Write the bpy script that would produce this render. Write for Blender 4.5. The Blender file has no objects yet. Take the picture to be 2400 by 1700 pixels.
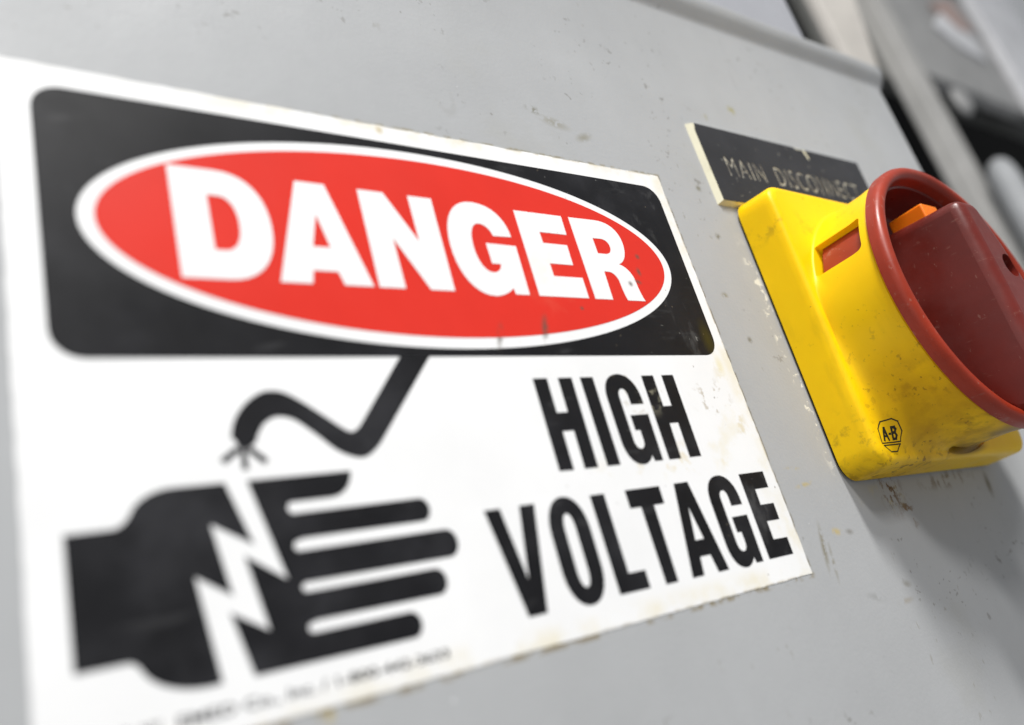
import bpy, bmesh, math, random
from mathutils import Matrix, Vector
from mathutils.bvhtree import BVHTree

random.seed(7)
SC = bpy.context.scene
COL = SC.collection
S = 0.1687                      # one drawing unit (width of the black header) in metres


def P(x, y, z=0.0):
    """drawing coordinates on the door (x right, y down, z into the door) -> world metres"""
    return Vector((x * S, z * S, -y * S))


# ------------------------------------------------------------------ camera
cam_data = bpy.data.cameras.new('camera')
cam = bpy.data.objects.new('camera', cam_data)
COL.objects.link(cam)
SC.camera = cam
RX = (0.80286, 0.26187, -0.53557)
RY = (-0.00876, 0.90345, 0.42861)
RZ = (0.59610, -0.33943, 0.72764)
to_w = lambda v: Vector((v[0], v[2], -v[1]))
ax, ay, az = to_w(RX), -to_w(RY), -to_w(RZ)
cp = P(-0.11465, 0.39245, -0.82112)
cam.matrix_world = Matrix(((ax.x, ay.x, az.x, cp.x), (ax.y, ay.y, az.y, cp.y), (ax.z, ay.z, az.z, cp.z), (0, 0, 0, 1)))
cam_data.sensor_width = 36.0
cam_data.lens = 28.835
cam_data.clip_start = 0.005
cam_data.clip_end = 60.0
cam_data.dof.use_dof = True
cam_data.dof.focus_distance = 1.42 * S
cam_data.dof.aperture_fstop = 5.8
cam_data.dof.aperture_blades = 0

# ------------------------------------------------------------------ world + lamps + exposure
world = bpy.data.worlds.new('World')
SC.world = world
world.use_nodes = True
bg = world.node_tree.nodes['Background']
bg.inputs[0].default_value = (0.93, 0.96, 1.0, 1)
bg.inputs[1].default_value = 0.31


def area(name, loc, target, sx, sy, power, color, roll=None):
    d = bpy.data.lights.new(name, 'AREA')
    d.shape = 'RECTANGLE'
    d.size, d.size_y = sx, sy
    d.energy = power
    d.color = color
    o = bpy.data.objects.new(name, d)
    COL.objects.link(o)
    o.location = loc
    o.rotation_euler = (Vector(target) - Vector(loc)).to_track_quat('-Z', 'Y').to_euler()
    return o


# ceiling tube fixture: narrow across, long out from the door, pointing straight down
key = area('ceiling_lamp', (0.05, -0.93, 1.55), (0.05, -0.93, 0.0), 0.18, 0.55, 41.0, (1.0, 0.99, 0.97))
key.rotation_euler = (0, 0, 0)
key2 = area('ceiling_lamp', (-0.50, -1.52, 1.40), (-0.50, -1.52, 0.0), 0.25, 0.60, 25.0, (1.0, 0.985, 0.965))
key2.rotation_euler = (0, 0, 0)
side = area('side_lamp', (-2.3, -1.2, 0.35), (0.2, 0.0, 0.0), 2.6, 2.6, 9.0, (1.0, 0.98, 0.96))

SC.view_settings.view_transform = 'Standard'
SC.view_settings.look = 'None'
SC.view_settings.exposure = 0.17
SC.view_settings.gamma = 1.0
SC.view_settings.use_curve_mapping = False
SC.render.film_transparent = False
SC.cycles.max_bounces = 8


# ------------------------------------------------------------------ material helpers
class Mat:
    def __init__(self, name, base, rough=0.4, spec=0.5, sss=0.0, sss_rad=(1, .5, .2), metallic=0.0, coat=0.0):
        self.m = bpy.data.materials.new(name)
        self.m.use_nodes = True
        self.t = self.m.node_tree
        self.n, self.l = self.t.nodes, self.t.links
        self.b = self.n['Principled BSDF']
        self.b.inputs['Base Color'].default_value = (*base, 1)
        self.b.inputs['Roughness'].default_value = rough
        self.b.inputs['Specular IOR Level'].default_value = spec
        self.b.inputs['Metallic'].default_value = metallic
        self.b.inputs['Coat Weight'].default_value = coat
        if sss:
            self.b.inputs['Subsurface Weight'].default_value = sss
            self.b.inputs['Subsurface Radius'].default_value = sss_rad
            self.b.inputs['Subsurface Scale'].default_value = 0.002
        rgb = self.n.new('ShaderNodeRGB')
        rgb.outputs[0].default_value = (*base, 1)
        self.col = rgb.outputs[0]
        g = self.n.new('ShaderNodeNewGeometry')
        vm = self.n.new('ShaderNodeVectorMath')
        vm.operation = 'SCALE'
        vm.inputs['Scale'].default_value = 1.0 / S
        self.l.new(g.outputs['Position'], vm.inputs[0])
        self.pos = vm.outputs[0]
        sx = self.n.new('ShaderNodeSeparateXYZ')
        self.l.new(self.pos, sx.inputs[0])
        self.x, self.y, self.z = sx.outputs     # y = depth, z = -drawing y
        self.rough = None
        self.base_rough = rough

    def math(self, op, a, b=None, c=None, clamp=False):
        n = self.n.new('ShaderNodeMath')
        n.operation = op
        n.use_clamp = clamp
        for i, v in enumerate((a, b, c)):
            if v is None:
                continue
            if isinstance(v, (int, float)):
                n.inputs[i].default_value = v
            else:
                self.l.new(v, n.inputs[i])
        return n.outputs[0]

    def smooth(self, v, a, b):
        n = self.n.new('ShaderNodeMapRange')
        n.interpolation_type = 'SMOOTHSTEP'
        n.inputs['From Min'].default_value = a
        n.inputs['From Max'].default_value = b
        self.l.new(v, n.inputs['Value'])
        return n.outputs['Result']

    def noise(self, scale, detail=4.0, rough=0.55, stretch=None, seed=0.0):
        v = self.pos
        if stretch or seed:
            mp = self.n.new('ShaderNodeMapping')
            mp.inputs['Location'].default_value = (seed, seed * .7, -seed)
            if stretch:
                mp.inputs['Scale'].default_value = stretch
            self.l.new(v, mp.inputs['Vector'])
            v = mp.outputs[0]
        n = self.n.new('ShaderNodeTexNoise')
        n.inputs['Scale'].default_value = scale
        n.inputs['Detail'].default_value = detail
        n.inputs['Roughness'].default_value = rough
        self.l.new(v, n.inputs['Vector'])
        return n.outputs['Fac']

    def spot(self, cx, cy, rx, ry, ang=0.0, inner=0.0):
        """soft elliptical mask on the door plane, 1 in the middle, 0 outside"""
        dx = self.math('SUBTRACT', self.x, cx)
        dy = self.math('ADD', self.z, cy)           # world z = -y
        if ang:
            ca, sa = math.cos(ang), math.sin(ang)
            ux = self.math('ADD', self.math('MULTIPLY', dx, ca), self.math('MULTIPLY', dy, -sa))
            uy = self.math('ADD', self.math('MULTIPLY', dx, sa), self.math('MULTIPLY', dy, ca))
        else:
            ux, uy = dx, dy
        a = self.math('POWER', self.math('DIVIDE', ux, rx), 2.0)
        b = self.math('POWER', self.math('DIVIDE', uy, ry), 2.0)
        d = self.math('SQRT', self.math('ADD', a, b))
        return self.smooth(self.math('SUBTRACT', 1.0, d), 0.0, 1.0 - inner)

    def mix(self, fac, color, amount=1.0):
        n = self.n.new('ShaderNodeMix')
        n.data_type = 'RGBA'
        if amount != 1.0:
            fac = self.math('MULTIPLY', fac, amount)
        if isinstance(fac, (int, float)):
            n.inputs['Factor'].default_value = fac
        else:
            self.l.new(fac, n.inputs['Factor'])
        self.l.new(self.col, n.inputs['A'])
        n.inputs['B'].default_value = (*color, 1)
        self.col = n.outputs['Result']

    def scale_value(self, v, lo, hi):
        """multiply the colour by lo..hi following v"""
        f = self.n.new('ShaderNodeMapRange')
        f.inputs['From Min'].default_value = 0.3
        f.inputs['From Max'].default_value = 0.7
        f.inputs['To Min'].default_value = lo
        f.inputs['To Max'].default_value = hi
        self.l.new(v, f.inputs['Value'])
        n = self.n.new('ShaderNodeVectorMath')
        n.operation = 'SCALE'
        self.l.new(self.col, n.inputs[0])
        self.l.new(f.outputs[0], n.inputs['Scale'])
        self.col = n.outputs[0]

    def grime(self, mask, scale, thr, soft, color, amount=1.0, seed=0.0, stretch=None, detail=5.0):
        n = self.smooth(self.noise(scale, detail, .6, stretch, seed), thr, thr + soft)
        self.mix(self.math('MULTIPLY', n, mask) if mask is not None else n, color, amount)

    def vary_rough(self, scale, lo, hi, seed=0.0):
        f = self.n.new('ShaderNodeMapRange')
        f.inputs['From Min'].default_value = 0.3
        f.inputs['From Max'].default_value = 0.7
        f.inputs['To Min'].default_value = lo
        f.inputs['To Max'].default_value = hi
        self.l.new(self.noise(scale, 4, .6, None, seed), f.inputs['Value'])
        self.l.new(f.outputs[0], self.b.inputs['Roughness'])

    def bump(self, height, strength, dist):
        n = self.n.new('ShaderNodeBump')
        n.inputs['Strength'].default_value = strength
        n.inputs['Distance'].default_value = dist
        self.l.new(height, n.inputs['Height'])
        self.l.new(n.outputs[0], self.b.inputs['Normal'])

    def done(self):
        self.l.new(self.col, self.b.inputs['Base Color'])
        return self.m


def band(m, axis, c, half, soft):
    """1 within half of the line axis = c, fading over soft"""
    d = m.math('ABSOLUTE', m.math('SUBTRACT', axis, c))
    return m.smooth(m.math('SUBTRACT', half + soft, d), 0.0, soft)


# --- cabinet paint
def paint(name, base, busy=True):
    m = Mat(name, base, 0.45, 0.2)
    m.scale_value(m.noise(2.2, 5, .6), 0.955, 1.04)
    m.scale_value(m.noise(9, 5, .6, (1, 1, .35), 3.1), 0.975, 1.02)
    m.grime(None, 3.0, .58, .2, (base[0] * .90, base[1] * .88, base[2] * .80), .5, 5.2)
    # sparse fine specks and scuffs
    m.grime(m.smooth(m.noise(5, 3, .5, None, 8.8), .50, .62), 60, .665, .03, (.15, .14, .12), .5, 1.3, None, 2)
    m.grime(m.smooth(m.noise(4, 3, .5, None, 2.8), .54, .62), 46, .66, .04, (.20, .18, .13), .4, 11.3, (1.5, 1, .55), 3)
    m.grime(None, 75, .76, .03, (.72, .73, .74), .8, 4.4, None, 2)
    if busy:
        # long scuffs running down the door
        m.grime(None, 12, .66, .10, (.30, .30, .31), .35, 21.0, (2.6, 1, .3), 6)
        # caulk crumbs along the left edge of the switch
        m.grime(m.math('MULTIPLY', band(m, m.x, 1.192, .006, .014), m.spot(1.19, .0, .2, .27, 0, .5)), 40, .54, .05, (.74, .73, .66), .9, 2.2, None, 4)
        # brown and yellow deposit under the switch
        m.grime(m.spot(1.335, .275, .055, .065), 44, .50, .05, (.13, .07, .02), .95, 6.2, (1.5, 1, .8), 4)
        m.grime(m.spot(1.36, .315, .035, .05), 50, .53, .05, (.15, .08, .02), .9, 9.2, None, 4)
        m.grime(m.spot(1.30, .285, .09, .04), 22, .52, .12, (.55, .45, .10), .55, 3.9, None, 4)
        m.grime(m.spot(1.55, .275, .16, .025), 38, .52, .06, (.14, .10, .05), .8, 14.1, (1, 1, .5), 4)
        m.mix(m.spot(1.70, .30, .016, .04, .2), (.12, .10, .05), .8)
        # dark rim of dirt round the sticker
        inx = m.smooth(m.math('SUBTRACT', 1.03, m.x), 0, .01)
        iny = m.math('MULTIPLY', m.smooth(m.math('SUBTRACT', .378, m.z), 0, .01), m.smooth(m.math('ADD', m.z, .385), 0, .01))
        e = m.math('MULTIPLY', band(m, m.z, .3735, .001, .003), inx)
        m.grime(m.math('MULTIPLY', e, m.smooth(m.x, .2, .5)), 42, .44, .14, (.24, .20, .11), .6, 1.9)
        m.grime(m.math('MULTIPLY', band(m, m.z, -.3805, .001, .006), inx), 34, .46, .12, (.20, .15, .06), .75, 7.9)
        m.grime(m.math('MULTIPLY', band(m, m.x, 1.0225, .0008, .004), iny), 40, .44, .12, (.16, .13, .07), .7, 17.9)
        # drips of old glue below the sticker
        for cx, cy, rx, ry in ((.062, .378, .0, .0), (.2115, .383, .014, .016), (.148, .388, .010, .026)):
            if not rx:
                continue
            m.grime(m.spot(cx, cy, rx, ry), 40, .36, .12, (.45, .34, .06), .75, cx)
        # scratches, chips and scuffs
        for cx, cy, rx, ry, a, c, k in ((1.075, .345, .006, .035, .25, (.20, .18, .12), .8), (1.085, .37, .004, .03, .2, (.2, .18, .12), .6),
                                        (1.09, .24, .022, .004, -.1, (.45, .37, .18), .8), (1.075, .21, .018, .003, .1, (.42, .36, .2), .6),
                                        (1.125, .325, .014, .006, .2, (.48, .38, .16), .8), (1.16, .33, .010, .005, .1, (.2, .19, .17), .7),
                                        (1.26, .435, .012, .006, .2, (.24, .23, .2), .7), (1.16, .44, .022, .006, .3, (.25, .25, .24), .5),
                                        (1.24, .46, .02, .005, 0, (.28, .24, .18), .5), (1.60, .44, .008, .01, 0, (.12, .11, .09), .8),
                                        (.80, -.45, .03, .010, .2, (.20, .18, .11), .5), (.86, -.43, .02, .008, -.4, (.19, .17, .10), .55),
                                        (.76, -.47, .016, .008, .2, (.14, .13, .08), .7), (1.19, -.52, .0, .0, 0, (0, 0, 0), 0),
                                        (1.36, -.60, .012, .012, .3, (.30, .27, .08), .8), (1.25, -.56, .010, .010, 0, (.28, .25, .1), .6),
                                        (1.13, -.25, .007, .007, 0, (.15, .14, .1), .8), (1.10, -.03, .006, .006, 0, (.15, .14, .1), .8),
                                        (1.08, -.12, .008, .006, 0, (.2, .18, .1), .7), (1.13, -.36, .008, .007, 0, (.16, .15, .1), .8)):
            if k:
                m.grime(m.spot(cx, cy, rx * 1.6, ry * 1.6, a), 70, .40, .1, c, k, cx * 3)
        # raised dried drop above the sticker
        m.mix(m.math('SUBTRACT', m.spot(.575, -.455, .022, .045, -.1, .55), m.spot(.573, -.462, .021, .042, -.1, .55), None, True), (.30, .30, .29), .5)
    m.vary_rough(7, .42, .58, 2.0)
    h = m.math('ADD', m.math('MULTIPLY', m.noise(150, 2, .5), .35), m.noise(14, 4, .5))
    m.bump(h, .22, .0006)
    return m.done()


M_DOOR = paint('grey_cabinet_paint', (.386, .393, .399))
M_UPPER = paint('grey_blue_cabinet_paint', (.34, .345, .37), False)


# --- sticker inks, all sharing the same dirt
def ink(name, base, dirt=1.0, rough=.42, dark=False):
    m = Mat(name, base, rough, .15)
    right = m.smooth(m.x, .35, 1.0)
    if dark:
        m.scale_value(m.noise(6, 6, .65, None, 4.0), .75, 1.35)
        m.grime(m.smooth(m.noise(2.2, 3, .5, None, 9.0), .4, .6), 7, .42, .3, (.045, .045, .05), .55, 51.0, None, 8)
        m.grime(None, 16, .60, .1, (.05, .05, .052), .4, 61.0, (.6, 1, 2.2), 6)
        m.grime(m.smooth(m.x, .8, 1.0), 26, .57, .16, (.10, .10, .10), .5, 31.0, (1, 1, .5), 6)
        m.grime(right, 85, .735, .02, (.30, .30, .28), .6, 12.0, None, 2)
        m.mix(m.spot(.985, -.03, .022, .05), (.045, .036, .006), .9)
        m.grime(m.spot(.80, .07, .035, .04), 45, .53, .06, (.30, .28, .20), .75, 3.0, None, 4)
    else:
        m.scale_value(m.noise(5, 5, .6, None, 4.0), .95 if base[1] < .5 else .97, 1.04)
    if dirt:
        # yellowing towards the edges of the sheet
        for ax_, c in ((m.x, 1.0208), (m.z, .3711), (m.z, -.3782)):
            m.grime(m.math('MULTIPLY', band(m, ax_, c, .004, .03), m.smooth(m.x, -.1, .45)), 11, .42, .24, (.70, .61, .36), .5 * dirt, 6.1 + c, None, 5)
            m.grime(m.math('MULTIPLY', band(m, ax_, c, .0006, .003), m.smooth(m.x, 0, .5)), 45, .47, .10, (.42, .34, .18), .45 * dirt, 3.1 + c, None, 4)
        m.grime(right, 9, .60, .14, (.72, .64, .40), .35 * dirt, 15.5, None, 6)
        m.grime(m.spot(.94, .08, .06, .05), 40, .56, .06, (.30, .22, .10), .8 * dirt, 2.5, None, 4)
        m.grime(m.spot(.80, .06, .10, .06), 50, .62, .05, (.35, .28, .14), .7 * dirt, 8.5, None, 4)
        m.grime(m.spot(.985, .10, .025, .2), 24, .54, .1, (.62, .52, .28), .6 * dirt, 4.5, None, 5)
        m.grime(m.spot(.83, .17, .25, .04), 26, .56, .09, (.66, .55, .30), .5 * dirt, 14.5, None, 5)
        m.mix(m.spot(.99, .02, .014, .03), (.70, .60, .25), .5 * dirt)
        m.mix(m.spot(.44, -.363, .010, .012), (.45, .33, .08), .6 * dirt)
    # dark scuffs
    for cx, cy, rx, ry, a in ((.865, -.135, .012, .006, .3), (.875, -.155, .008, .012, 0), (.635, -.045, .010, .035, .3),
                              (.845, -.13, .008, .008, 0), (.885, -.185, .008, .008, 0), (.55, -.03, .008, .03, .35), (.72, -.08, .006, .006, 0)):
        m.grime(m.spot(cx, cy, rx, ry, a), 55, .40, .12, (.10, .08, .06), .8, cx * 5, None, 4)
    m.grime(right, 70, .72, .03, (.16, .13, .09), .75, 22.0, None, 2)
    m.vary_rough(8, rough - .07, rough + .09, 5.0)
    m.bump(m.math('ADD', m.noise(5, 3, .5, None, 2.0), m.math('MULTIPLY', m.noise(120, 2), .12)), .08, .0006)
    return m.done()


M_WHITE = ink('white_sticker_vinyl', (.80, .80, .80))
M_BLACK = ink('black_sticker_ink', (.009, .009, .0105), 0, .48, True)
M_RED = ink('red_sticker_ink', (.66, .032, .020), .25, .44)


def yellow_plastic():
    m = Mat('yellow_switch_plastic', (.95, .595, .002), .34, .2, .10, (1, .45, .05))
    m.scale_value(m.noise(5, 4, .6), .95, 1.04)
    m.grime(m.spot(1.33, .20, .22, .14), 7, .36, .35, (.62, .36, .006), .6, 2.0, None, 6)
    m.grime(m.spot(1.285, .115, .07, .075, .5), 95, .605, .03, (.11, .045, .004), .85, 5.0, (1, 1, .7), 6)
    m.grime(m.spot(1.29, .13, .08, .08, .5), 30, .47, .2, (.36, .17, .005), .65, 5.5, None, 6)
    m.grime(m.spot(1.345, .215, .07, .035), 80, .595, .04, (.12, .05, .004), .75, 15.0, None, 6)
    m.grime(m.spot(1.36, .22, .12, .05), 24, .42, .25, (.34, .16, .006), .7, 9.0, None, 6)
    m.grime(m.spot(1.205, .19, .04, .08), 48, .50, .16, (.42, .27, .01), .7, 7.0, None, 7)
    m.grime(m.spot(1.21, -.24, .03, .03), 50, .50, .14, (.45, .28, .01), .6, 17.0, None, 7)
    m.grime(m.spot(1.29, -.23, .06, .06), 34, .50, .16, (.85, .42, .005), .6, 27.0, None, 7)
    m.grime(m.spot(1.24, .10, .04, .16), 60, .60, .06, (.35, .2, .01), .6, 37.0, None, 5)
    m.grime(m.spot(1.27, .0, .09, .05), 80, .63, .05, (.30, .16, .01), .7, 47.0, None, 5)
    m.grime(None, 85, .725, .03, (.35, .18, .01), .6, 33.0, None, 2)
    m.grime(m.spot(1.36, .15, .22, .16, .6), 4.5, .28, .3, (.47, .22, .004), .85, 63.0, None, 8)  # broad brown tint over the lower collar
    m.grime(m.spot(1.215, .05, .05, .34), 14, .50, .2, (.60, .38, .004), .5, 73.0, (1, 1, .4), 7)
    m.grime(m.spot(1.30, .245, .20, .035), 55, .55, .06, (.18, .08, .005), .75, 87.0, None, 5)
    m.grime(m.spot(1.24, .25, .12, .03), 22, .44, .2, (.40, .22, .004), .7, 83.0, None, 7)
    m.grime(m.spot(1.50, .236, .10, .018, 0, .4), 12, .2, .3, (.16, .08, .006), .8, 93.0, None, 5)  # shadow in the slot and under the collar painted as brown
    m.vary_rough(9, .28, .46, 2.0)
    m.bump(m.math('ADD', m.noise(16, 4), m.math('MULTIPLY', m.noise(180, 2), .2)), .06, .0008)
    return m.done()


def red_plastic(name, base, seed, scratch=1.0, spec=.5):
    m = Mat(name, base, .36, spec, .05, (1, .25, .1))
    m.scale_value(m.noise(5, 6, .62, (.6, 1, 1.6), seed), .78, 1.22)
    m.grime(None, 95, .715, .03, (.50, .30, .23), .45 * scratch, seed + 3, (1, 1, .6), 3)
    m.grime(m.smooth(m.noise(8, 3, .5, None, seed + 7), .5, .65), 40, .62, .06, (.42, .22, .17), .55 * scratch, seed + 9, (2.5, 1, 1), 4)
    m.grime(None, 5, .52, .25, tuple(min(1, c * .6 + .035) for c in base), .55 * scratch, seed + 15, None, 7)
    m.grime(None, 30, .64, .08, (.34, .17, .13), .4 * scratch, seed + 19, (.5, 1, 3.5), 4)
    m.grime(None, 130, .70, .03, (.45, .28, .22), .35 * scratch, seed + 23, (1, 1, .4), 2)
    m.vary_rough(12, .26, .50, seed)
    m.bump(m.math('ADD', m.noise(22, 4), m.math('MULTIPLY', m.noise(190, 2), .2)), .06, .0008)
    return m.done()


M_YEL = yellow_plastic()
M_RING = red_plastic('red_rim_plastic', (.285, .029, .011), 1.0, .7, .34)
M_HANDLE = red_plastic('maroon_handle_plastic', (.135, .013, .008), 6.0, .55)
M_ORANGE = Mat('orange_plastic', (.85, .19, .004), .45, .3, .3).done()
M_GASKET = Mat('dark_rubber_gasket', (.025, .024, .022), .7, .3).done()
M_LOGO = Mat('black_logo_ink', (.02, .018, .01), .5, .3).done()


def simple(name, base, rough=.45, metal=0.0, seed=0.0):
    m = Mat(name, base, rough, .5, metallic=metal)
    m.scale_value(m.noise(3, 5, .6, None, seed), .88, 1.1)
    m.grime(None, 9, .6, .1, tuple(c * .6 for c in base), .5, seed + 2)
    return m.done()


def cream_core():
    m = Mat('cream_plate_core', (.74, .70, .52), .5, .4)
    m.scale_value(m.noise(9, 5, .6), .86, 1.06)
    m.grime(None, 24, .58, .12, (.40, .34, .16), .6, 3.0)
    return m.done()


def plate_black():
    m = Mat('black_plate_laminate', (.022, .022, .025), .42, .5)
    m.scale_value(m.noise(8, 5, .6), .75, 1.3)
    m.grime(None, 70, .70, .03, (.30, .30, .27), .5, 2.0, None, 2)
    m.vary_rough(10, .34, .5, 2.0)
    return m.done()


M_CREAM = cream_core()
M_PLATE = plate_black()


def groove():
    m = Mat('grimy_engraved_core', (.44, .42, .35), .5, .4)
    m.grime(None, 60, .46, .12, (.12, .11, .10), .8, 3.0, None, 4)
    return m.done()


M_GROOVE = groove()


# ------------------------------------------------------------------ object helpers
def finish(o, name, mat=None, parent=None, sharp=35, smooth=True):
    o.name = name
    if mat is not None:
        o.data.materials.clear()
        o.data.materials.append(mat)
    if smooth and o.type == 'MESH':
        bm = bmesh.new()
        bm.from_mesh(o.data)
        lim = math.radians(sharp)
        for f in bm.faces:
            f.smooth = True
        for e in bm.edges:
            if len(e.link_faces) == 2 and e.calc_face_angle(0) > lim:
                e.smooth = False
        bm.to_mesh(o.data)
        bm.free()
    if parent is not None:
        o.parent = parent
        o.matrix_parent_inverse = parent.matrix_world.inverted()
    return o


def mesh_obj(name, verts, faces, mat=None, parent=None, sharp=35, recalc=True, smooth=True):
    me = bpy.data.meshes.new(name)
    me.from_pydata([tuple(v) for v in verts], [], faces)
    if recalc:
        bm = bmesh.new()
        bm.from_mesh(me)
        bmesh.ops.recalc_face_normals(bm, faces=bm.faces)
        bm.to_mesh(me)
        bm.free()
    o = bpy.data.objects.new(name, me)
    COL.objects.link(o)
    return finish(o, name, mat, parent, sharp, smooth)


def bake(o):
    """turn an object with modifiers / a curve into a plain mesh object"""
    bpy.context.view_layer.update()
    dg = bpy.context.evaluated_depsgraph_get()
    me = bpy.data.meshes.new_from_object(o.evaluated_get(dg))
    n = bpy.data.objects.new(o.name + '_baked', me)
    COL.objects.link(n)
    n.matrix_world = o.matrix_world.copy()
    bpy.data.objects.remove(o)
    return n


def cut(o, cutter, op='DIFFERENCE'):
    md = o.modifiers.new('cut', 'BOOLEAN')
    md.operation = op
    md.object = cutter
    md.solver = 'EXACT'
    n = bake(o)
    bpy.data.objects.remove(cutter)
    return n


def bevel(o, width, seg=3, angle=40):
    md = o.modifiers.new('bev', 'BEVEL')
    md.width = width
    md.segments = seg
    md.limit_method = 'ANGLE'
    md.angle_limit = math.radians(angle)
    md.harden_normals = False
    return bake(o)


def empty(name, loc, label, cat, group=None):
    o = bpy.data.objects.new(name, None)
    COL.objects.link(o)
    o.location = loc
    o['label'] = label
    o['category'] = cat
    if group:
        o['group'] = group
    bpy.context.view_layer.update()
    return o


def prism(name, outline, z0, z1, mat, parent=None, bev=0.0, seg=3):
    """outline of drawing points, from depth z0 (back) to z1 (front)"""
    n = len(outline)
    v = [P(x, y, z0) for x, y in outline] + [P(x, y, z1) for x, y in outline]
    f = [list(range(n)), list(range(2 * n - 1, n - 1, -1))] + [[i, (i + 1) % n, n + (i + 1) % n, n + i] for i in range(n)]
    o = mesh_obj(name, v, f, mat)
    if bev:
        o = bevel(o, bev * S, seg)
    return finish(o, name, mat, parent)


def rect(x0, y0, x1, y1):
    return [(x0, y0), (x1, y0), (x1, y1), (x0, y1)]


def print_layer(name, loops, z, thick, mat, parent):
    """flat printed shape with holes: even-odd fill of the loops, at depth z"""
    cu = bpy.data.curves.new(name, 'CURVE')
    cu.dimensions = '2D'
    cu.fill_mode = 'BOTH'
    cu.extrude = thick * S / 2
    for lp in loops:
        sp = cu.splines.new('POLY')
        sp.points.add(len(lp) - 1)
        for p, (x, y) in zip(sp.points, lp):
            p.co = (x * S, -y * S, 0, 1)
        sp.use_cyclic_u = True
    o = bpy.data.objects.new(name, cu)
    COL.objects.link(o)
    o.rotation_euler = (math.pi / 2, 0, 0)
    o.location = (0, (z + thick / 2) * S, 0)
    o = bake(o)
    o.data.transform(o.matrix_world)
    o.matrix_world = Matrix.Identity(4)
    return finish(o, name, mat, parent, smooth=False)


# outline language: ('m'/'l', x, y) or ('q', cornerx, cornery, x, y[, k])
def path(cmds, n=10):
    out = []
    for c in cmds:
        if c[0] in 'ml':
            out.append((c[1], c[2]))
        else:
            k = c[5] if len(c) > 5 else .58
            x0, y0 = out[-1]
            cx, cy, x1, y1 = c[1:5]
            a = (x0 + (cx - x0) * k, y0 + (cy - y0) * k)
            b = (x1 + (cx - x1) * k, y1 + (cy - y1) * k)
            for i in range(1, n + 1):
                t = i / n
                u = 1 - t
                out.append((u ** 3 * x0 + 3 * u * u * t * a[0] + 3 * u * t * t * b[0] + t ** 3 * x1,
                            u ** 3 * y0 + 3 * u * u * t * a[1] + 3 * u * t * t * b[1] + t ** 3 * y1))
    # drop a closing duplicate
    if math.dist(out[0], out[-1]) < 1e-6:
        out.pop()
    return out


def ellipse(cx, cy, a, b, n=128):
    return [(cx + a * math.cos(2 * math.pi * i / n), cy + b * math.sin(2 * math.pi * i / n)) for i in range(n)]


def rrect(x0, y0, x1, y1, r):
    return path([('m', x0 + r, y0), ('l', x1 - r, y0), ('q', x1, y0, x1, y0 + r), ('l', x1, y1 - r), ('q', x1, y1, x1 - r, y1),
                 ('l', x0 + r, y1), ('q', x0, y1, x0, y1 - r), ('l', x0, y0 + r), ('q', x0, y0, x0 + r, y0)])


def roundloop(x0, y0, x1, y1, ry, k=.6):
    """upright counter of a condensed letter: straight sides, rounded ends of height ry"""
    xm = (x0 + x1) / 2
    return path([('m', xm, y0), ('q', x1, y0, x1, y0 + ry, k), ('l', x1, y1 - ry), ('q', x1, y1, xm, y1, k),
                 ('q', x0, y1, x0, y1 - ry, k), ('l', x0, y0 + ry), ('q', x0, y0, xm, y0, k)])


def smooth_closed(pts, n=5, corners=()):
    """Catmull-Rom through the points, sharp at the listed indices"""
    out = []
    N = len(pts)
    for i in range(N):
        p0, p1, p2, p3 = pts[i - 1], pts[i], pts[(i + 1) % N], pts[(i + 2) % N]
        if i in corners and (i + 1) % N in corners:
            out.append(p1)
            continue
        if i in corners:
            p0 = p1
        if (i + 1) % N in corners:
            p3 = p2
        for s in range(n):
            t = s / n
            out.append(tuple(.5 * ((2 * b) + (-a + c) * t + (2 * a - 5 * b + 4 * c - d) * t * t + (-a + 3 * b - 3 * c + d) * t ** 3)
                             for a, b, c, d in zip(p0, p1, p2, p3)))
    return out


# ------------------------------------------------------------------ the cabinet
cabinet = empty('electrical_cabinet', P(0.5, 1.5, 0), 'large grey painted metal electrical cabinet carrying the danger sticker and the switch', 'cabinet')


def door_mesh():
    x0, x1, yb = -1.6, 2.19, 2.0
    # profile down the door: a slightly out-turned lip along the top, the flat sheet, the bottom return
    prof = [(-.900, .10), (-.908, .0), (-.9125, -.022), (-.911, -.0265), (-.907, -.0275), (-.885, -.0165), (-.866, -.006), (-.859, -.002), (-.850, 0)]
    prof += [(-.855 + (yb + .855) * i / 12, 0) for i in range(1, 13)]
    xs = [x0 + (x1 - .03 - x0) * i / 16 for i in range(17)]
    edge = [(x1 - .030 + .030 * math.sin(a), .030 - .030 * math.cos(a)) for a in [math.pi / 2 * k / 6 for k in range(1, 7)]]
    cols = [(x, 0.0) for x in xs] + edge + [(x1, .12)]
    rc = .045                                   # rounded top-right corner
    v, f = [], []
    for (x, dz) in cols:
        for j, (y, z) in enumerate(prof):
            yy = y
            if x > x1 - rc and y < -.84:
                t = (x - (x1 - rc)) / rc
                yy = y + (rc * (1 - math.sqrt(max(0, 1 - min(1, t) ** 2)))) * min(1, (-.84 - y) / .06)
            v.append(P(x, yy, max(z, 0) + min(z, 0) + dz))
    n = len(prof)
    for i in range(len(cols) - 1):
        for j in range(n - 1):
            f.append([i * n + j, i * n + j + 1, (i + 1) * n + j + 1, (i + 1) * n + j])
    return v, f


v, f = door_mesh()
door = mesh_obj('door', v, f, M_DOOR, cabinet, 50)
prism('cabinet_body', rect(-1.6, -.86, 2.08, 2.0), 2.2, .14, M_UPPER, cabinet, .02)
prism('upper_panel', rect(-1.6, -2.4, 1.945, -.89), .5, .03, M_UPPER, cabinet, .015)

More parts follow.
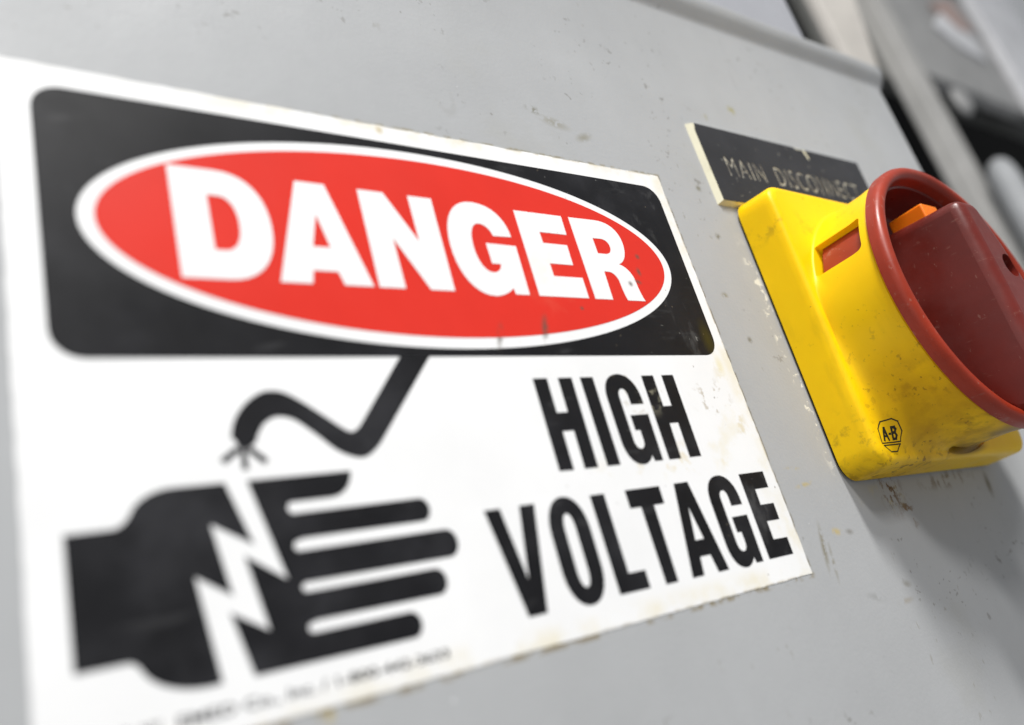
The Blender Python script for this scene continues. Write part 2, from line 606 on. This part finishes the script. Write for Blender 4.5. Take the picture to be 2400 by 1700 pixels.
# ------------------------------------------------------------------ the danger sticker
sign = empty('danger_sign', P(.494, .378, 0), 'white danger high voltage sticker with a red oval and a shocked hand', 'warning sign')
T = .0003
W0 = (-.0331, -.3711)
W1 = (1.0208, .3782)


def sheet_outline():
    out = []
    r = random.Random(3)
    corners = [(W0[0], W0[1]), (W1[0], W0[1]), (W1[0], W1[1]), (W0[0], W1[1])]
    for a, b in zip(corners, corners[1:] + corners[:1]):
        for i in range(60):
            t = i / 60
            j = .0007 if i else 0
            out.append((a[0] + (b[0] - a[0]) * t + r.uniform(-j, j), a[1] + (b[1] - a[1]) * t + r.uniform(-j, j)))
    return out


print_layer('sticker_sheet', [sheet_outline()], -.0008, .0008, M_WHITE, sign)
zl = -.0008
OC, OA, OB = (.4955, -.1705), .4605, .1595
header = print_layer('header_panel', [rrect(0, -.3418, 1.0, 0, .034), ellipse(*OC, OA, OB)], zl - T, T * .9, M_BLACK, sign)
print_layer('danger_oval', [ellipse(OC[0] + .001, OC[1] - .001, .4435, .1438),
            ], zl - T, T * .9, M_RED, sign)

D_ = path([('m', .1355, -.2525), ('l', .190, -.2525), ('q', .2505, -.2525, .2505, -.176, .62), ('q', .2505, -.0992, .190, -.0992, .62), ('l', .1355, -.0992)])
D_i = path([('m', .1772, -.2152), ('l', .189, -.2152), ('q', .2108, -.2152, .2108, -.1765, .62), ('q', .2108, -.1386, .189, -.1386, .62), ('l', .1772, -.1386)])
A_ = [(.2921, -.2520), (.3326, -.2520), (.3727, -.0996), (.3322, -.0996), (.3265, -.1187), (.2938, -.1187), (.2895, -.0996), (.2488, -.0996)]
A_i = [(.3122, -.2025), (.2998, -.1540), (.3232, -.1540)]
N_ = [(.3803, -.2513), (.4190, -.2513), (.4584, -.1760), (.4578, -.2513), (.4965, -.2513), (.4955, -.0993), (.4575, -.0993), (.4180, -.1765), (.4189, -.0993), (.3803, -.0993)]
G_ = path([('m', .6234, -.1985), ('q', .621, -.2545, .566, -.2545, .62), ('q', .5084, -.2545, .5084, -.1745, .6), ('q', .5084, -.0946, .563, -.0946, .6),
           ('q', .587, -.0946, .5985, -.1095, .5), ('l', .6002, -.0990), ('l', .6255, -.0990), ('l', .6270, -.1830), ('l', .5724, -.1836), ('l', .5730, -.1490), ('l', .5888, -.1490),
           ('q', .586, -.134, .571, -.134, .6), ('q', .5485, -.134, .5485, -.1755, .6), ('q', .5485, -.217, .569, -.217, .6), ('q', .586, -.217, .5894, -.1975, .6)])
E_ = [(.6440, -.2495), (.7395, -.2495), (.7385, -.2140), (.6833, -.2140), (.6835, -.1940), (.7320, -.1940), (.7310, -.1573), (.6839, -.1573), (.6841, -.1348), (.7420, -.1350), (.7415, -.0986), (.6435, -.0986)]
R_ = path([('m', .7549, -.2495), ('l', .812, -.2500), ('q', .8605, -.2500, .8605, -.2100, .62), ('q', .8605, -.1745, .834, -.1665, .6), ('q', .8575, -.1605, .8590, -.1360, .6),
           ('q', .8595, -.107, .8662, -.0983, .5), ('l', .8262, -.0983), ('q', .8215, -.106, .8215, -.131, .5), ('q', .8205, -.1500, .804, -.1504, .6), ('l', .7945, -.1504), ('l', .7928, -.0983), ('l', .7549, -.0983)])
R_i = path([('m', .7940, -.2135), ('l', .812, -.2135), ('q', .8275, -.2135, .8275, -.1992, .6), ('q', .8275, -.1844, .811, -.1844, .6), ('l', .7945, -.1844)])
print_layer('danger_lettering', [D_, D_i, A_, A_i, N_, G_, E_, R_, R_i], zl - 2 * T, T * .9, M_WHITE, sign)

H_ = [(.5845, .0348), (.6098, .0348), (.6092, .0870), (.6290, .0870), (.6297, .0348), (.6552, .0348), (.6530, .1703), (.6285, .1703), (.6297, .1144), (.6097, .1144), (.6091, .1703), (.5838, .1696)]
I_ = [(.6710, .0348), (.6958, .0348), (.6956, .1702), (.6708, .1702)]
H2 = [(.7962, .0346), (.8220, .0346), (.8216, .0865), (.8400, .0865), (.8409, .0346), (.8672, .0346), (.8659, .1711), (.8400, .1711), (.8409, .1145), (.8222, .1145), (.8205, .1711), (.7950, .1711)]


def big_g(dx, dy, h, w):
    X = lambda x: dx + (x - .7115) * w
    Y = lambda y: dy + (y - .0309) * h
    c = [('m', .7811, .0807), ('l', .7808, .070), ('q', .7790, .0309, .7462, .0309, .6), ('q', .7112, .0309, .7112, .070, .62), ('l', .7112, .134), ('q', .7112, .1738, .742, .1738, .62), ('q', .7575, .1738, .7632, .1612, .5),
         ('l', .7650, .1708), ('l', .7818, .1708), ('l', .7830, .0978), ('l', .7462, .0978), ('l', .7462, .1216), ('l', .7560, .1216), ('l', .7560, .138),
         ('q', .7555, .1502, .7462, .1502, .6), ('q', .7362, .1502, .7362, .136, .6), ('l', .7362, .068), ('q', .7362, .0548, .7462, .0548, .6), ('q', .7548, .0548, .7548, .068, .6), ('l', .7548, .0806)]
    return path([(q[0],) + tuple(X(a) if i % 2 == 0 else Y(a) for i, a in enumerate(q[1:5])) + tuple(q[5:]) for q in c])


G1 = big_g(.7115, .0309, 1.0, 1.0)
G2 = big_g(.8505, .2045, .988, .965)
V_ = [(.4498, .2083), (.4733, .2083), (.4882, .2985), (.5035, .2081), (.5272, .2081), (.5028, .3411), (.4745, .3411)]
O_ = roundloop(.5408, .2042, .6067, .3448, .048, .6)
O_i = roundloop(.5645, .2266, .5826, .3224, .022, .6)
L_ = [(.6220, .2078), (.6477, .2078), (.6480, .3170), (.6784, .3172), (.6781, .3414), (.6228, .3410)]
T_ = [(.6872, .2076), (.7551, .2080), (.7547, .2337), (.7334, .2337), (.7318, .3420), (.7082, .3420), (.7080, .2337), (.6870, .2334)]
A2 = [(.7862, .2077), (.8158, .2077), (.8390, .3425), (.8160, .3425), (.8110, .3164), (.7892, .3164), (.7850, .3423), (.7612, .3423)]
A2i = [(.8000, .2440), (.7908, .2930), (.8090, .2930)]
E2 = [(.9345, .2075), (.9952, .2079), (.9944, .2345), (.9606, .2345), (.9600, .2600), (.9923, .2604), (.9914, .2868), (.9602, .2864), (.9597, .3152), (.9934, .3160), (.9929, .3426), (.9335, .3423)]
print_layer('high_voltage_lettering', [H_, I_, G1, H2, V_, O_, O_i, L_, T_, A2, A2i, G2, E2], zl - T, T * .9, M_BLACK, sign)

handL = path([('m', -.0005, .1768), ('l', .041, .1768), ('q', .052, .1755, .0575, .162, .55), ('q', .068, .142, .098, .1420, .6), ('l', .1480, .1420), ('l', .1683, .2092), ('l', .1285, .1832),
              ('l', .1405, .2560), ('l', .1075, .2325), ('l', .1200, .3330), ('l', .112, .3335), ('q', .066, .3335, .0530, .308, .6), ('q', .049, .2985, .0420, .2985, .6), ('l', -.0005, .2985)])
fing = [('m', .1710, .1418), ('l', .2880, .1418), ('q', .2845, .1700, .2580, .1697, .6), ('l', .2160, .1700)]


def finger(cmds, yt, yb, xe, xs):
    """slot end on the palm, then one finger with a rounded tip"""
    r = (yb - yt) / 2
    cmds += [('l', xe - r * .9, yt), ('q', xe, yt, xe, yt + r, .56), ('q', xe, yb, xe - r * .9, yb, .56), ('l', xs + .005, yb)]


def slot(cmds, ya, yb, xs):
    r = (yb - ya) / 2
    cmds += [('l', xs + .006, ya), ('q', xs, ya, xs, ya + r, .56), ('q', xs, yb, xs + .006, yb, .56)]


slot(fing, .1699, .1826, .2090)
finger(fing, .1827, .2100, .3768, .2140)
slot(fing, .2115, .2226, .2087)
finger(fing, .2230, .2556, .4035, .2140)
slot(fing, .2555, .2651, .2098)
finger(fing, .2653, .2948, .3775, .2140)
slot(fing, .2960, .3060, .2092)
finger(fing, .3060, .3338, .3348, .2140)
fing += [('l', .1500, .3338), ('l', .1352, .2712), ('l', .1706, .2948), ('l', .1570, .2190), ('l', .1965, .2490)]
handR = path(fing)
print_layer('hand_pictogram', [handL, handR], zl - T, T * .9, M_BLACK, sign)

cab = [(.4281, .0002), (.3333, .1113), (.3181, .1235), (.3025, .1272), (.2785, .1170), (.2547, .0944), (.2332, .0765), (.2149, .0723), (.2007, .0785), (.1925, .0890), (.1868, .1008),
       (.1782, .1069), (.1671, .1060), (.1668, .0994), (.1617, .0924), (.1662, .0779), (.1728, .0663), (.1835, .0544), (.1982, .0445), (.2121, .0412), (.2278, .0443), (.2455, .0552), (.2675, .0726),
       (.2898, .0908), (.3003, .0955), (.3105, .0900), (.3852, .0002)]
cable = smooth_closed(cab, 5, (0, 1, 10, 11, 12, 13, 14, 25, 26))


def stroke(a, b, w):
    dx, dy = b[0] - a[0], b[1] - a[1]
    L = math.hypot(dx, dy)
    nx, ny = -dy / L * w / 2, dx / L * w / 2
    return [(a[0] + nx, a[1] + ny), (b[0] + nx, b[1] + ny), (b[0] - nx, b[1] - ny), (a[0] - nx, a[1] - ny)]


print_layer('cable_pictogram', [cable], zl - T, T * .9, M_BLACK, sign)
print_layer('frayed_wires_pictogram', [stroke((.1672, .1066), (.1492, .1195), .0072)], zl - T, T * .9, M_BLACK, sign)
print_layer('frayed_wires_pictogram', [stroke((.1722, .1072), (.1718, .1300), .0066)], zl - T, T * .9, M_BLACK, sign)
print_layer('frayed_wires_pictogram', [stroke((.1785, .1072), (.1950, .1234), .0072)], zl - T, T * .9, M_BLACK, sign)


def text_mesh(name, s, x0, x1, ybase, height, z, mat, parent, offset=0.0):
    cu = bpy.data.curves.new(name, 'FONT')
    cu.body = s
    cu.offset = offset
    o = bpy.data.objects.new(name, cu)
    COL.objects.link(o)
    n = bake(o)
    xs = [q.co.x for q in n.data.vertices]
    ys = [q.co.y for q in n.data.vertices]
    ax_, bx_ = min(xs), max(xs)
    capy = .70
    for q in n.data.vertices:
        x = x0 + (q.co.x - ax_) / (bx_ - ax_) * (x1 - x0)
        y = ybase - q.co.y / capy * height
        q.co = P(x, y, z)
    n.matrix_world = Matrix.Identity(4)
    return finish(n, name, mat, parent, smooth=False)


text_mesh('small_print', 'EMED Co., Inc. / 1-800-442-3633', .0775, .3590, .3614, .0096, zl - T, M_BLACK, sign, .016)
text_mesh('small_print', 'BUFFALO, NY', -.012, .0640, .3614, .0096, zl - T, M_BLACK, sign, .016)

# ------------------------------------------------------------------ engraved nameplate
plate = empty('engraved_nameplate', P(1.484, -.326, 0), 'black engraved nameplate with chipped cream edge above the yellow switch', 'nameplate')
PX0, PX1, PY0, PY1 = 1.170, 1.796, -.523, -.327


def plate_core():
    zf, b = -.0105, .0
    back = rect(PX0, PY0, PX1, PY1)
    fx0, fx1, fy0, fy1 = PX0 + .009, PX1 - .010, PY0 + .003, PY1 - .006
    front = rect(fx0, fy0, fx1, fy1)
    v_ = [P(x, y, 0) for x, y in back] + [P(x, y, zf) for x, y in front]
    f_ = [[0, 1, 2, 3], [7, 6, 5, 4]] + [[i, (i + 1) % 4, 4 + (i + 1) % 4, 4 + i] for i in range(4)]
    mesh_obj('plate_core', v_, f_, M_CREAM, plate, 20)
    # engraved black skin: one filled outline with the letters left open
    out = []
    for word, wx0, wx1 in (('MAIN', 1.237, 1.360), ('DISCONNECT', 1.402, 1.728)):
        cu = bpy.data.curves.new('word', 'FONT')
        cu.body = word
        cu.space_character = 1.16
        cu.offset = .0
        o = bpy.data.objects.new('word', cu)
        COL.objects.link(o)
        for q in bpy.context.selected_objects:
            q.select_set(False)
        bpy.context.view_layer.objects.active = o
        o.select_set(True)
        bpy.ops.object.convert(target='CURVE')
        o = bpy.context.view_layer.objects.active
        loops = []
        for sp in o.data.splines:
            pts = []
            bp = sp.bezier_points
            n = len(bp)
            for i in range(n):
                a, b_ = bp[i], bp[(i + 1) % n]
                for t in (0, .25, .5, .75):
                    u = 1 - t
                    q = u ** 3 * a.co + 3 * u * u * t * a.handle_right + 3 * u * t * t * b_.handle_left + t ** 3 * b_.co
                    if not pts or (q - pts[-1]).length > 1e-4:
                        pts.append(q.copy())
            if (pts[0] - pts[-1]).length < 1e-4:
                pts.pop()
            loops.append(pts)
        bpy.data.objects.remove(o)
        x_min = min(q.x for l in loops for q in l)
        x_max = max(q.x for l in loops for q in l)
        out += [[(wx0 + (q.x - x_min) / (x_max - x_min) * (wx1 - wx0), -.398 - q.y / .70 * .050) for q in l] for l in loops]
    prism('engraving_floor', rect(1.225, -.462, 1.745, -.385), zf + .002, zf - .0002, M_GROOVE, plate)
    # outline of the skin with a chip broken out of the top edge and one off the top-left corner
    sk = [(fx0 + .004, fy0 + .010), (fx0 + .007, fy0 + .0), (1.524, fy0), (1.530, fy0 + .004), (1.545, fy0 + .003), (1.556, fy0 + .002), (1.560, fy0 + .014), (1.566, fy0 + .028),
          (1.573, fy0 + .024), (1.570, fy0 + .008), (1.567, fy0), (fx1, fy0), (fx1, fy1), (fx0 + .001, fy1), (fx0 + .001, fy0 + .018)]
    print_layer('plate_face', [sk] + out, zf - .0012, .0011, M_PLATE, plate)


plate_core()

# ------------------------------------------------------------------ rotary disconnect switch
SW = (1.486, -.024)
ROT = math.radians(1.6)
switch = empty('disconnect_switch', P(SW[0], SW[1], 0), 'yellow and red rotary main disconnect switch on the grey cabinet door', 'switch')


def Q(x, y, z):
    """switch-local drawing coordinates -> world"""
    ca, sa = math.cos(ROT), math.sin(ROT)
    return P(SW[0] + x * ca - y * sa, SW[1] + x * sa + y * ca, z)


def rr_radius(th, h, r):
    """distance from the centre to a rounded square of half side h, corner radius r, along angle th"""
    c, s = abs(math.cos(th)), abs(math.sin(th))
    if c * h < s * h:
        c, s = s, c
    # hit on the flat side x = h
    y = h * s / c
    if y <= h - r:
        return h / c
    k = h - r
    b = k * (c + s)
    return b + math.sqrt(max(0, b * b - (2 * k * k - r * r)))


def smoothstep(a, b, x):
    t = max(0, min(1, (x - a) / (b - a)))
    return t * t * (3 - 2 * t)


NT = 240


def lathe(name, profile, mat, parent, sharp=35, n=NT, tall=0):
    """closed or open surface of rings; profile = list of (radius or callable, z)"""
    v_, f_ = [], []
    for lev, (rad, z) in enumerate(profile):
        for i in range(n):
            th = 2 * math.pi * i / n
            if callable(rad):
                rz = rad(th)
                rv, zv = rz if isinstance(rz, tuple) else (rz, z)
            else:
                rv, zv = rad, z
            x, y = rv * math.cos(th), rv * math.sin(th)
            if lev < tall and y < -.12:        # the plate reaches a little further up than down
                y -= .019 * smoothstep(.12, .25, -y)
            v_.append(Q(x, y, zv))
    for j in range(len(profile) - 1):
        for i in range(n):
            a, b = j * n + i, j * n + (i + 1) % n
            f_.append([a, b, b + n, a + n])
    f_.append(list(range(n)))
    k = (len(profile) - 1) * n
    f_.append([k + i for i in range(n)][::-1])
    return mesh_obj(name, v_, f_, mat, parent, sharp)


def flare(th):
    """how far the collar flares into the plate: strong at the lower left, hardly at all elsewhere"""
    d = math.degrees(th) % 360
    return .006 + .080 * smoothstep(99, 108, d) * (1 - smoothstep(165, 205, d))


RCOL = .262
HB = .277


def foot(t, zf=-.084):
    """t = 0 at the plate face, 1 at the collar wall"""
    def fn(th):
        w = flare(th)
        rim = rr_radius(th, HB - .014, .022)
        r_out = min(RCOL + w, rim)
        a = math.pi / 2 * t
        h = min(w, .075)
        return (r_out - (r_out - RCOL) * math.sin(a), zf - h * (1 - math.cos(a)) * (1 if r_out > RCOL + 1e-4 else .2) - .0002 * t)
    return fn


prof = [(lambda th: rr_radius(th, HB + .004, .036), -.006), (lambda th: rr_radius(th, HB + .0005, .034), -.062)]
for k in range(1, 6):
    a = math.pi / 2 * k / 5
    prof.append(((lambda a_: (lambda th: rr_radius(th, HB - .014 * (1 - math.cos(a_)), .032)))(a), -.070 - .014 * math.sin(a)))
for k in range(0, 8):
    prof.append((foot(k / 7), 0))
prof += [(RCOL, -.166), (RCOL + .0015, -.180), (RCOL + .003, -.204), (RCOL + .001, -.2065), (.250, -.2065), (.249, -.205), (.249, -.095)]
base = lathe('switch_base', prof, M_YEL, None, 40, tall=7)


def wedge(name, th0, th1, z0, z1, r0, r1, rc=0.0, big=0.0):
    """cutter: annular block between two angles and two depths with rounded corners in the (angle, depth) view"""
    L = RCOL
    pts = path([('m', th0 * L + big, z1), ('l', th1 * L - rc, z1), ('q', th1 * L, z1, th1 * L, z1 + rc), ('l', th1 * L, z0 - rc), ('q', th1 * L, z0, th1 * L - rc, z0),
                ('l', th0 * L + rc, z0), ('q', th0 * L, z0, th0 * L, z0 - rc), ('l', th0 * L, z1 + big), ('q', th0 * L, z1, th0 * L + big, z1)], 6)
    # densify along the angle so the block follows the cylinder
    dense = []
    for (a, b) in zip(pts, pts[1:] + pts[:1]):
        m_ = max(1, int(abs(a[0] - b[0]) / .006))
        dense += [(a[0] + (b[0] - a[0]) * i / m_, a[1] + (b[1] - a[1]) * i / m_) for i in range(m_)]
    n = len(dense)
    v_ = [Q(r0 * math.cos(u / L), r0 * math.sin(u / L), z) for u, z in dense] + [Q(r1 * math.cos(u / L), r1 * math.sin(u / L), z) for u, z in dense]
    f_ = [list(range(n)), list(range(2 * n - 1, n - 1, -1))] + [[i, (i + 1) % n, n + (i + 1) % n, n + i] for i in range(n)]
    me = bpy.data.meshes.new(name)
    me.from_pydata([tuple(q) for q in v_], [], f_)
    bm = bmesh.new()
    bm.from_mesh(me)
    bmesh.ops.triangulate(bm, faces=[q for q in bm.faces if len(q.verts) > 4])
    bmesh.ops.recalc_face_normals(bm, faces=bm.faces)
    bm.to_mesh(me)
    bm.free()
    o = bpy.data.objects.new(name, me)
    COL.objects.link(o)
    return o


rad = math.radians
base = cut(base, wedge('window_cutter', rad(180 + 18.9), rad(180 + 35.8), -.088, -.189, .235, .30, .005, .012))
base = cut(base, wedge('slot_cutter', rad(52), rad(101), -.080, -.094, .2505, .271, .004, .008))
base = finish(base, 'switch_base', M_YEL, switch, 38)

gk = [(lambda th: rr_radius(th, HB - .001, .034), 0.0), (lambda th: rr_radius(th, HB - .001, .034), -.0062)]
lathe('gasket', gk, M_GASKET, switch)

# red knob: drum seen through the window, rounded rim and the bowl inside
kp = [(.2485, -.0965), (.2485, -.2045)]
kp += [(.266, -.2075), (.2715, -.2095)]
for k in range(0, 10):
    a = math.pi * k / 9
    kp.append((.2585 + .0135 * math.cos(a), -.2225 - .0145 * math.sin(a)))
kp += [(.2440, -.205), (.2440, -.108)]
lathe('knob_rim', kp, M_RING, switch, 50)
lathe('knob_bowl', [(.2435, -.1085), (.2435, -.2075), (.2400, -.2060), (.2370, -.126), (.231, -.119), (.10, -.118)], M_HANDLE, switch, 50)  # darker maroon than the rim: occlusion inside the bowl put into its colour


def handle():
    # y stations with left/right half widths at the root and at the front face
    st = [(-.152, -.098, .050, -.074, -.008), (-.06, -.106, .076, -.072, .026), (.03, -.108, .096, -.070, .045), (.12, -.104, .100, -.072, .052), (.268, -.078, .084, -.058, .050)]
    zs = [(-.110, 0.0, .222), (-.205, .55, .226), (-.232, .68, .256), (-.302, 1.0, .268)]
    v_, f_ = [], []
    for (z, t, yb) in zs:
        ring = []
        for (y, a, b, c, d) in st:
            ring.append((a + (c - a) * t, min(y, yb)))
        for (y, a, b, c, d) in reversed(st):
            ring.append((b + (d - b) * t, min(y, yb)))
        for (x, y) in ring:
            v_.append(Q(x, y + (.006 * t if y < -.1 else 0), z))
    n = len(st) * 2
    for j in range(3):
        for i in range(n):
            f_.append([j * n + i, j * n + (i + 1) % n, (j + 1) * n + (i + 1) % n, (j + 1) * n + i])
    f_.append(list(range(n)))
    f_.append([3 * n + i for i in range(n)][::-1])
    o = mesh_obj('handle', v_, f_, M_HANDLE)
    o = bevel(o, .022 * S, 5, 28)
    # padlock hole in the front
    hn = 40
    v_ = [Q(.004 + .0235 * math.cos(2 * math.pi * i / hn), -.009 + .0235 * math.sin(2 * math.pi * i / hn), z) for z in (-.24, -.34) for i in range(hn)]
    f_ = [[i, (i + 1) % hn, hn + (i + 1) % hn, hn + i] for i in range(hn)] + [list(range(hn)), list(range(2 * hn - 1, hn - 1, -1))]
    o = cut(o, mesh_obj('hole_cutter', v_, f_))
    return finish(o, 'handle', M_HANDLE, switch, 32)


handle()


def box_local(name, x0, x1, y0, y1, z0, z1, mat, parent, bev):
    v_ = [Q(x, y, z) for z in (z0, z1) for x, y in ((x0, y0), (x1, y0), (x1, y1), (x0, y1))]
    f_ = [[0, 1, 2, 3], [7, 6, 5, 4]] + [[i, (i + 1) % 4, 4 + (i + 1) % 4, 4 + i] for i in range(4)]
    o = bevel(mesh_obj(name, v_, f_, mat), bev * S, 3)
    return finish(o, name, mat, parent)


box_local('padlock_slide', -.062, -.004, -.178, -.10, -.165, -.237, M_ORANGE, switch, .004)


# logo printed on the lower left corner of the base: ribbons laid on the real surface
def logo():
    bm = bmesh.new()
    bm.from_mesh(base.data)
    tree = BVHTree.FromBMesh(bm)
    bm.free()
    shield = [(1.237, .168), (1.262, .167), (1.275, .174), (1.283, .193), (1.277, .211), (1.221, .209), (1.225, .181)]
    trap = [(1.224, .2135), (1.275, .2155), (1.260, .2285), (1.240, .2275)]
    lines = [shield + shield[:1], trap + trap[:1],
             [(1.2325, .2035), (1.2405, .1815), (1.2465, .2040)], [(1.2355, .1965), (1.2450, .1968)],
             [(1.2590, .2045), (1.2595, .1825), (1.2660, .1830), (1.2685, .187), (1.2665, .1925), (1.2597, .1930)],
             [(1.2665, .1930), (1.2695, .1985), (1.2665, .2045), (1.2590, .2045)], [(1.2515, .1935), (1.2540, .1937)]]
    wid = [.0022, .0022, .0046, .0036, .0044, .0044, .0036]
    lines = [[(1.250 + (x - 1.2525) * .88, .198 + (y - .198) * .90) for x, y in ln] for ln in lines]
    v_, f_ = [], []

    def put(x, y):
        w = P(x, y, -.5)
        h = tree.ray_cast(w, Vector((0, 1, 0)))
        p = h[0] if h[0] is not None else P(x, y, -.084)
        nr = h[1] if h[1] is not None else Vector((0, -1, 0))
        if nr.y > 0:
            nr = -nr
        v_.append(p + nr * .00004)
        return len(v_) - 1
    for ln, w in zip(lines, wid):
        for (a, b) in zip(ln, ln[1:]):
            L = math.dist(a, b)
            k = max(1, int(L / .003))
            ux, uy = (b[0] - a[0]) / L, (b[1] - a[1]) / L
            nx, ny = -uy * w / 2, ux * w / 2
            prev = None
            for i in range(k + 1):
                t = -w * .5 + (L + w) * i / k
                x, y = a[0] + ux * t, a[1] + uy * t
                cur = (put(x + nx, y + ny), put(x - nx, y - ny))
                if prev:
                    f_.append([prev[0], cur[0], cur[1], prev[1]])
                prev = cur
    mesh_obj('maker_logo', v_, f_, M_LOGO, switch, recalc=False, smooth=False)


logo()

# ------------------------------------------------------------------ out-of-focus steelwork beyond the cabinet
M_POST = simple('cream_painted_steel', (.52, .49, .45), .5, 0, 1.0)
M_PALE = simple('pale_grey_conduit', (.40, .41, .42), .55, 0, 4.0)
M_STEEL = simple('grey_painted_steel', (.40, .397, .39), .55, 0, 3.0)
M_BRIGHT = simple('white_painted_steel', (.84, .84, .86), .55, 0, 5.0)
M_DARK = simple('backdrop_black', (.006, .006, .006), .9, 0, 7.0)
M_DARK.node_tree.nodes['Principled BSDF'].inputs['Specular IOR Level'].default_value = .1
M_RACK = simple('warm_grey_rack_paint', (.47, .46, .44), .6, 0, 6.0)
M_DULL = simple('olive_grey_paint', (.13, .13, .12), .6, 0, 9.0)
M_PINK = simple('faded_pink_plastic', (.52, .38, .34), .6, 0, 11.0)

o = prism('steel_post', [(3.657, -4.996), (4.902, -4.996), (3.92, -1.831), (3.642, -1.831)], 0.666, 0.591, M_POST, None, .02)
o['label'] = 'cream painted steel post close behind the top corner of the grey cabinet'
o['category'] = 'post'

frame = empty('support_rack', P(7.6, 2.0, 1.5), 'blurred grey steel rack with a wide crossbar beyond the cabinet', 'rack')
prism('frame_post', rect(7.209, -7.953, 7.520, 2.0), 1.689, 1.499, M_RACK, frame, .02)
prism('crossbar', rect(7.741, -5.578, 12.263, -3.868), 1.803, 1.651, M_STEEL, frame, .02)
prism('back_plate', rect(6.373, -9.093, 12.263, -4.248), 2.259, 2.107, M_DULL, frame, .02)
prism('mounting_plate', rect(6.487, -6.433, 7.247, -3.621), 1.879, 1.689, M_DULL, frame, .02)

o = prism('white_post', rect(10.287, -9.093, 11.883, 2.0), 1.647, 1.537, M_BRIGHT, None, .02)
o['label'] = 'bright white steel post at the far right in front of the grey crossbar'
o['category'] = 'post'


def dome(name, cx, cy, z, r, h, mat, label, cat):
    v_, f_ = [], []
    n, m_ = 24, 8
    for j in range(m_ + 1):
        a = math.pi / 2 * j / m_
        for i in range(n):
            t = 2 * math.pi * i / n
            v_.append(P(cx + r * math.cos(a) * math.cos(t), cy + r * math.cos(a) * math.sin(t), z - h * math.sin(a)))
    for j in range(m_):
        for i in range(n):
            f_.append([j * n + i, j * n + (i + 1) % n, (j + 1) * n + (i + 1) % n, (j + 1) * n + i])
    f_.append(list(range(n)))
    o_ = mesh_obj(name, v_, f_, mat)
    o_['label'] = label
    o_['category'] = cat
    return o_


dome('bolt_cap', 8.349, -3.545, 1.613, 0.162, 0.067, M_STEEL, 'round pale grey bolt cap under the grey crossbar beside the frame post', 'cap')


def tube(name, pts, r, mat, label, cat, n=20):
    v_, f_ = [], []
    for k, (x, y, z) in enumerate(pts):
        for i in range(n):
            t = 2 * math.pi * i / n
            rr = r if not isinstance(r, (list, tuple)) else r[k]
            v_.append(P(x + rr * math.cos(t), y, z + rr * math.sin(t)))
    for j in range(len(pts) - 1):
        for i in range(n):
            f_.append([j * n + i, j * n + (i + 1) % n, (j + 1) * n + (i + 1) % n, (j + 1) * n + i])
    f_.append(list(range(n)))
    f_.append([(len(pts) - 1) * n + i for i in range(n)])
    o_ = mesh_obj(name, v_, f_, mat)
    o_['label'] = label
    o_['category'] = cat
    return o_


tube('conduit', [(7.323, -2.443, 1.309), (7.323, -2.415, 1.309), (7.323, -2.348, 1.309), (7.323, -2.215, 1.309), (7.323, 2.0, 1.309)], [0.03, 0.07, 0.10, 0.115, 0.115], M_PALE,
     'pale grey conduit with a rounded top in front of the dark backdrop', 'pipe')
tag = prism('equipment_tag', [(8.881, -4.723), (9.413, -5.141), (9.831, -4.837), (9.907, -4.495), (9.299, -4.533)], 1.647, 1.613, M_BRIGHT, None, .01)
tag['label'] = 'small white tag with a pink top hanging on the grey crossbar'
tag['category'] = 'tag'
prism('tag_top', [(9.109, -5.103), (9.755, -5.369), (9.983, -4.951), (9.565, -4.837)], 1.645, 1.607, M_PINK, tag, .005)

back = prism('dark_void_backdrop', rect(4.663, -10.803, 18.153, 2.0), 4.919, 3.589, M_DARK, None, .05)
back['label'] = 'large black backdrop behind the steel frame'
back['category'] = 'machine'
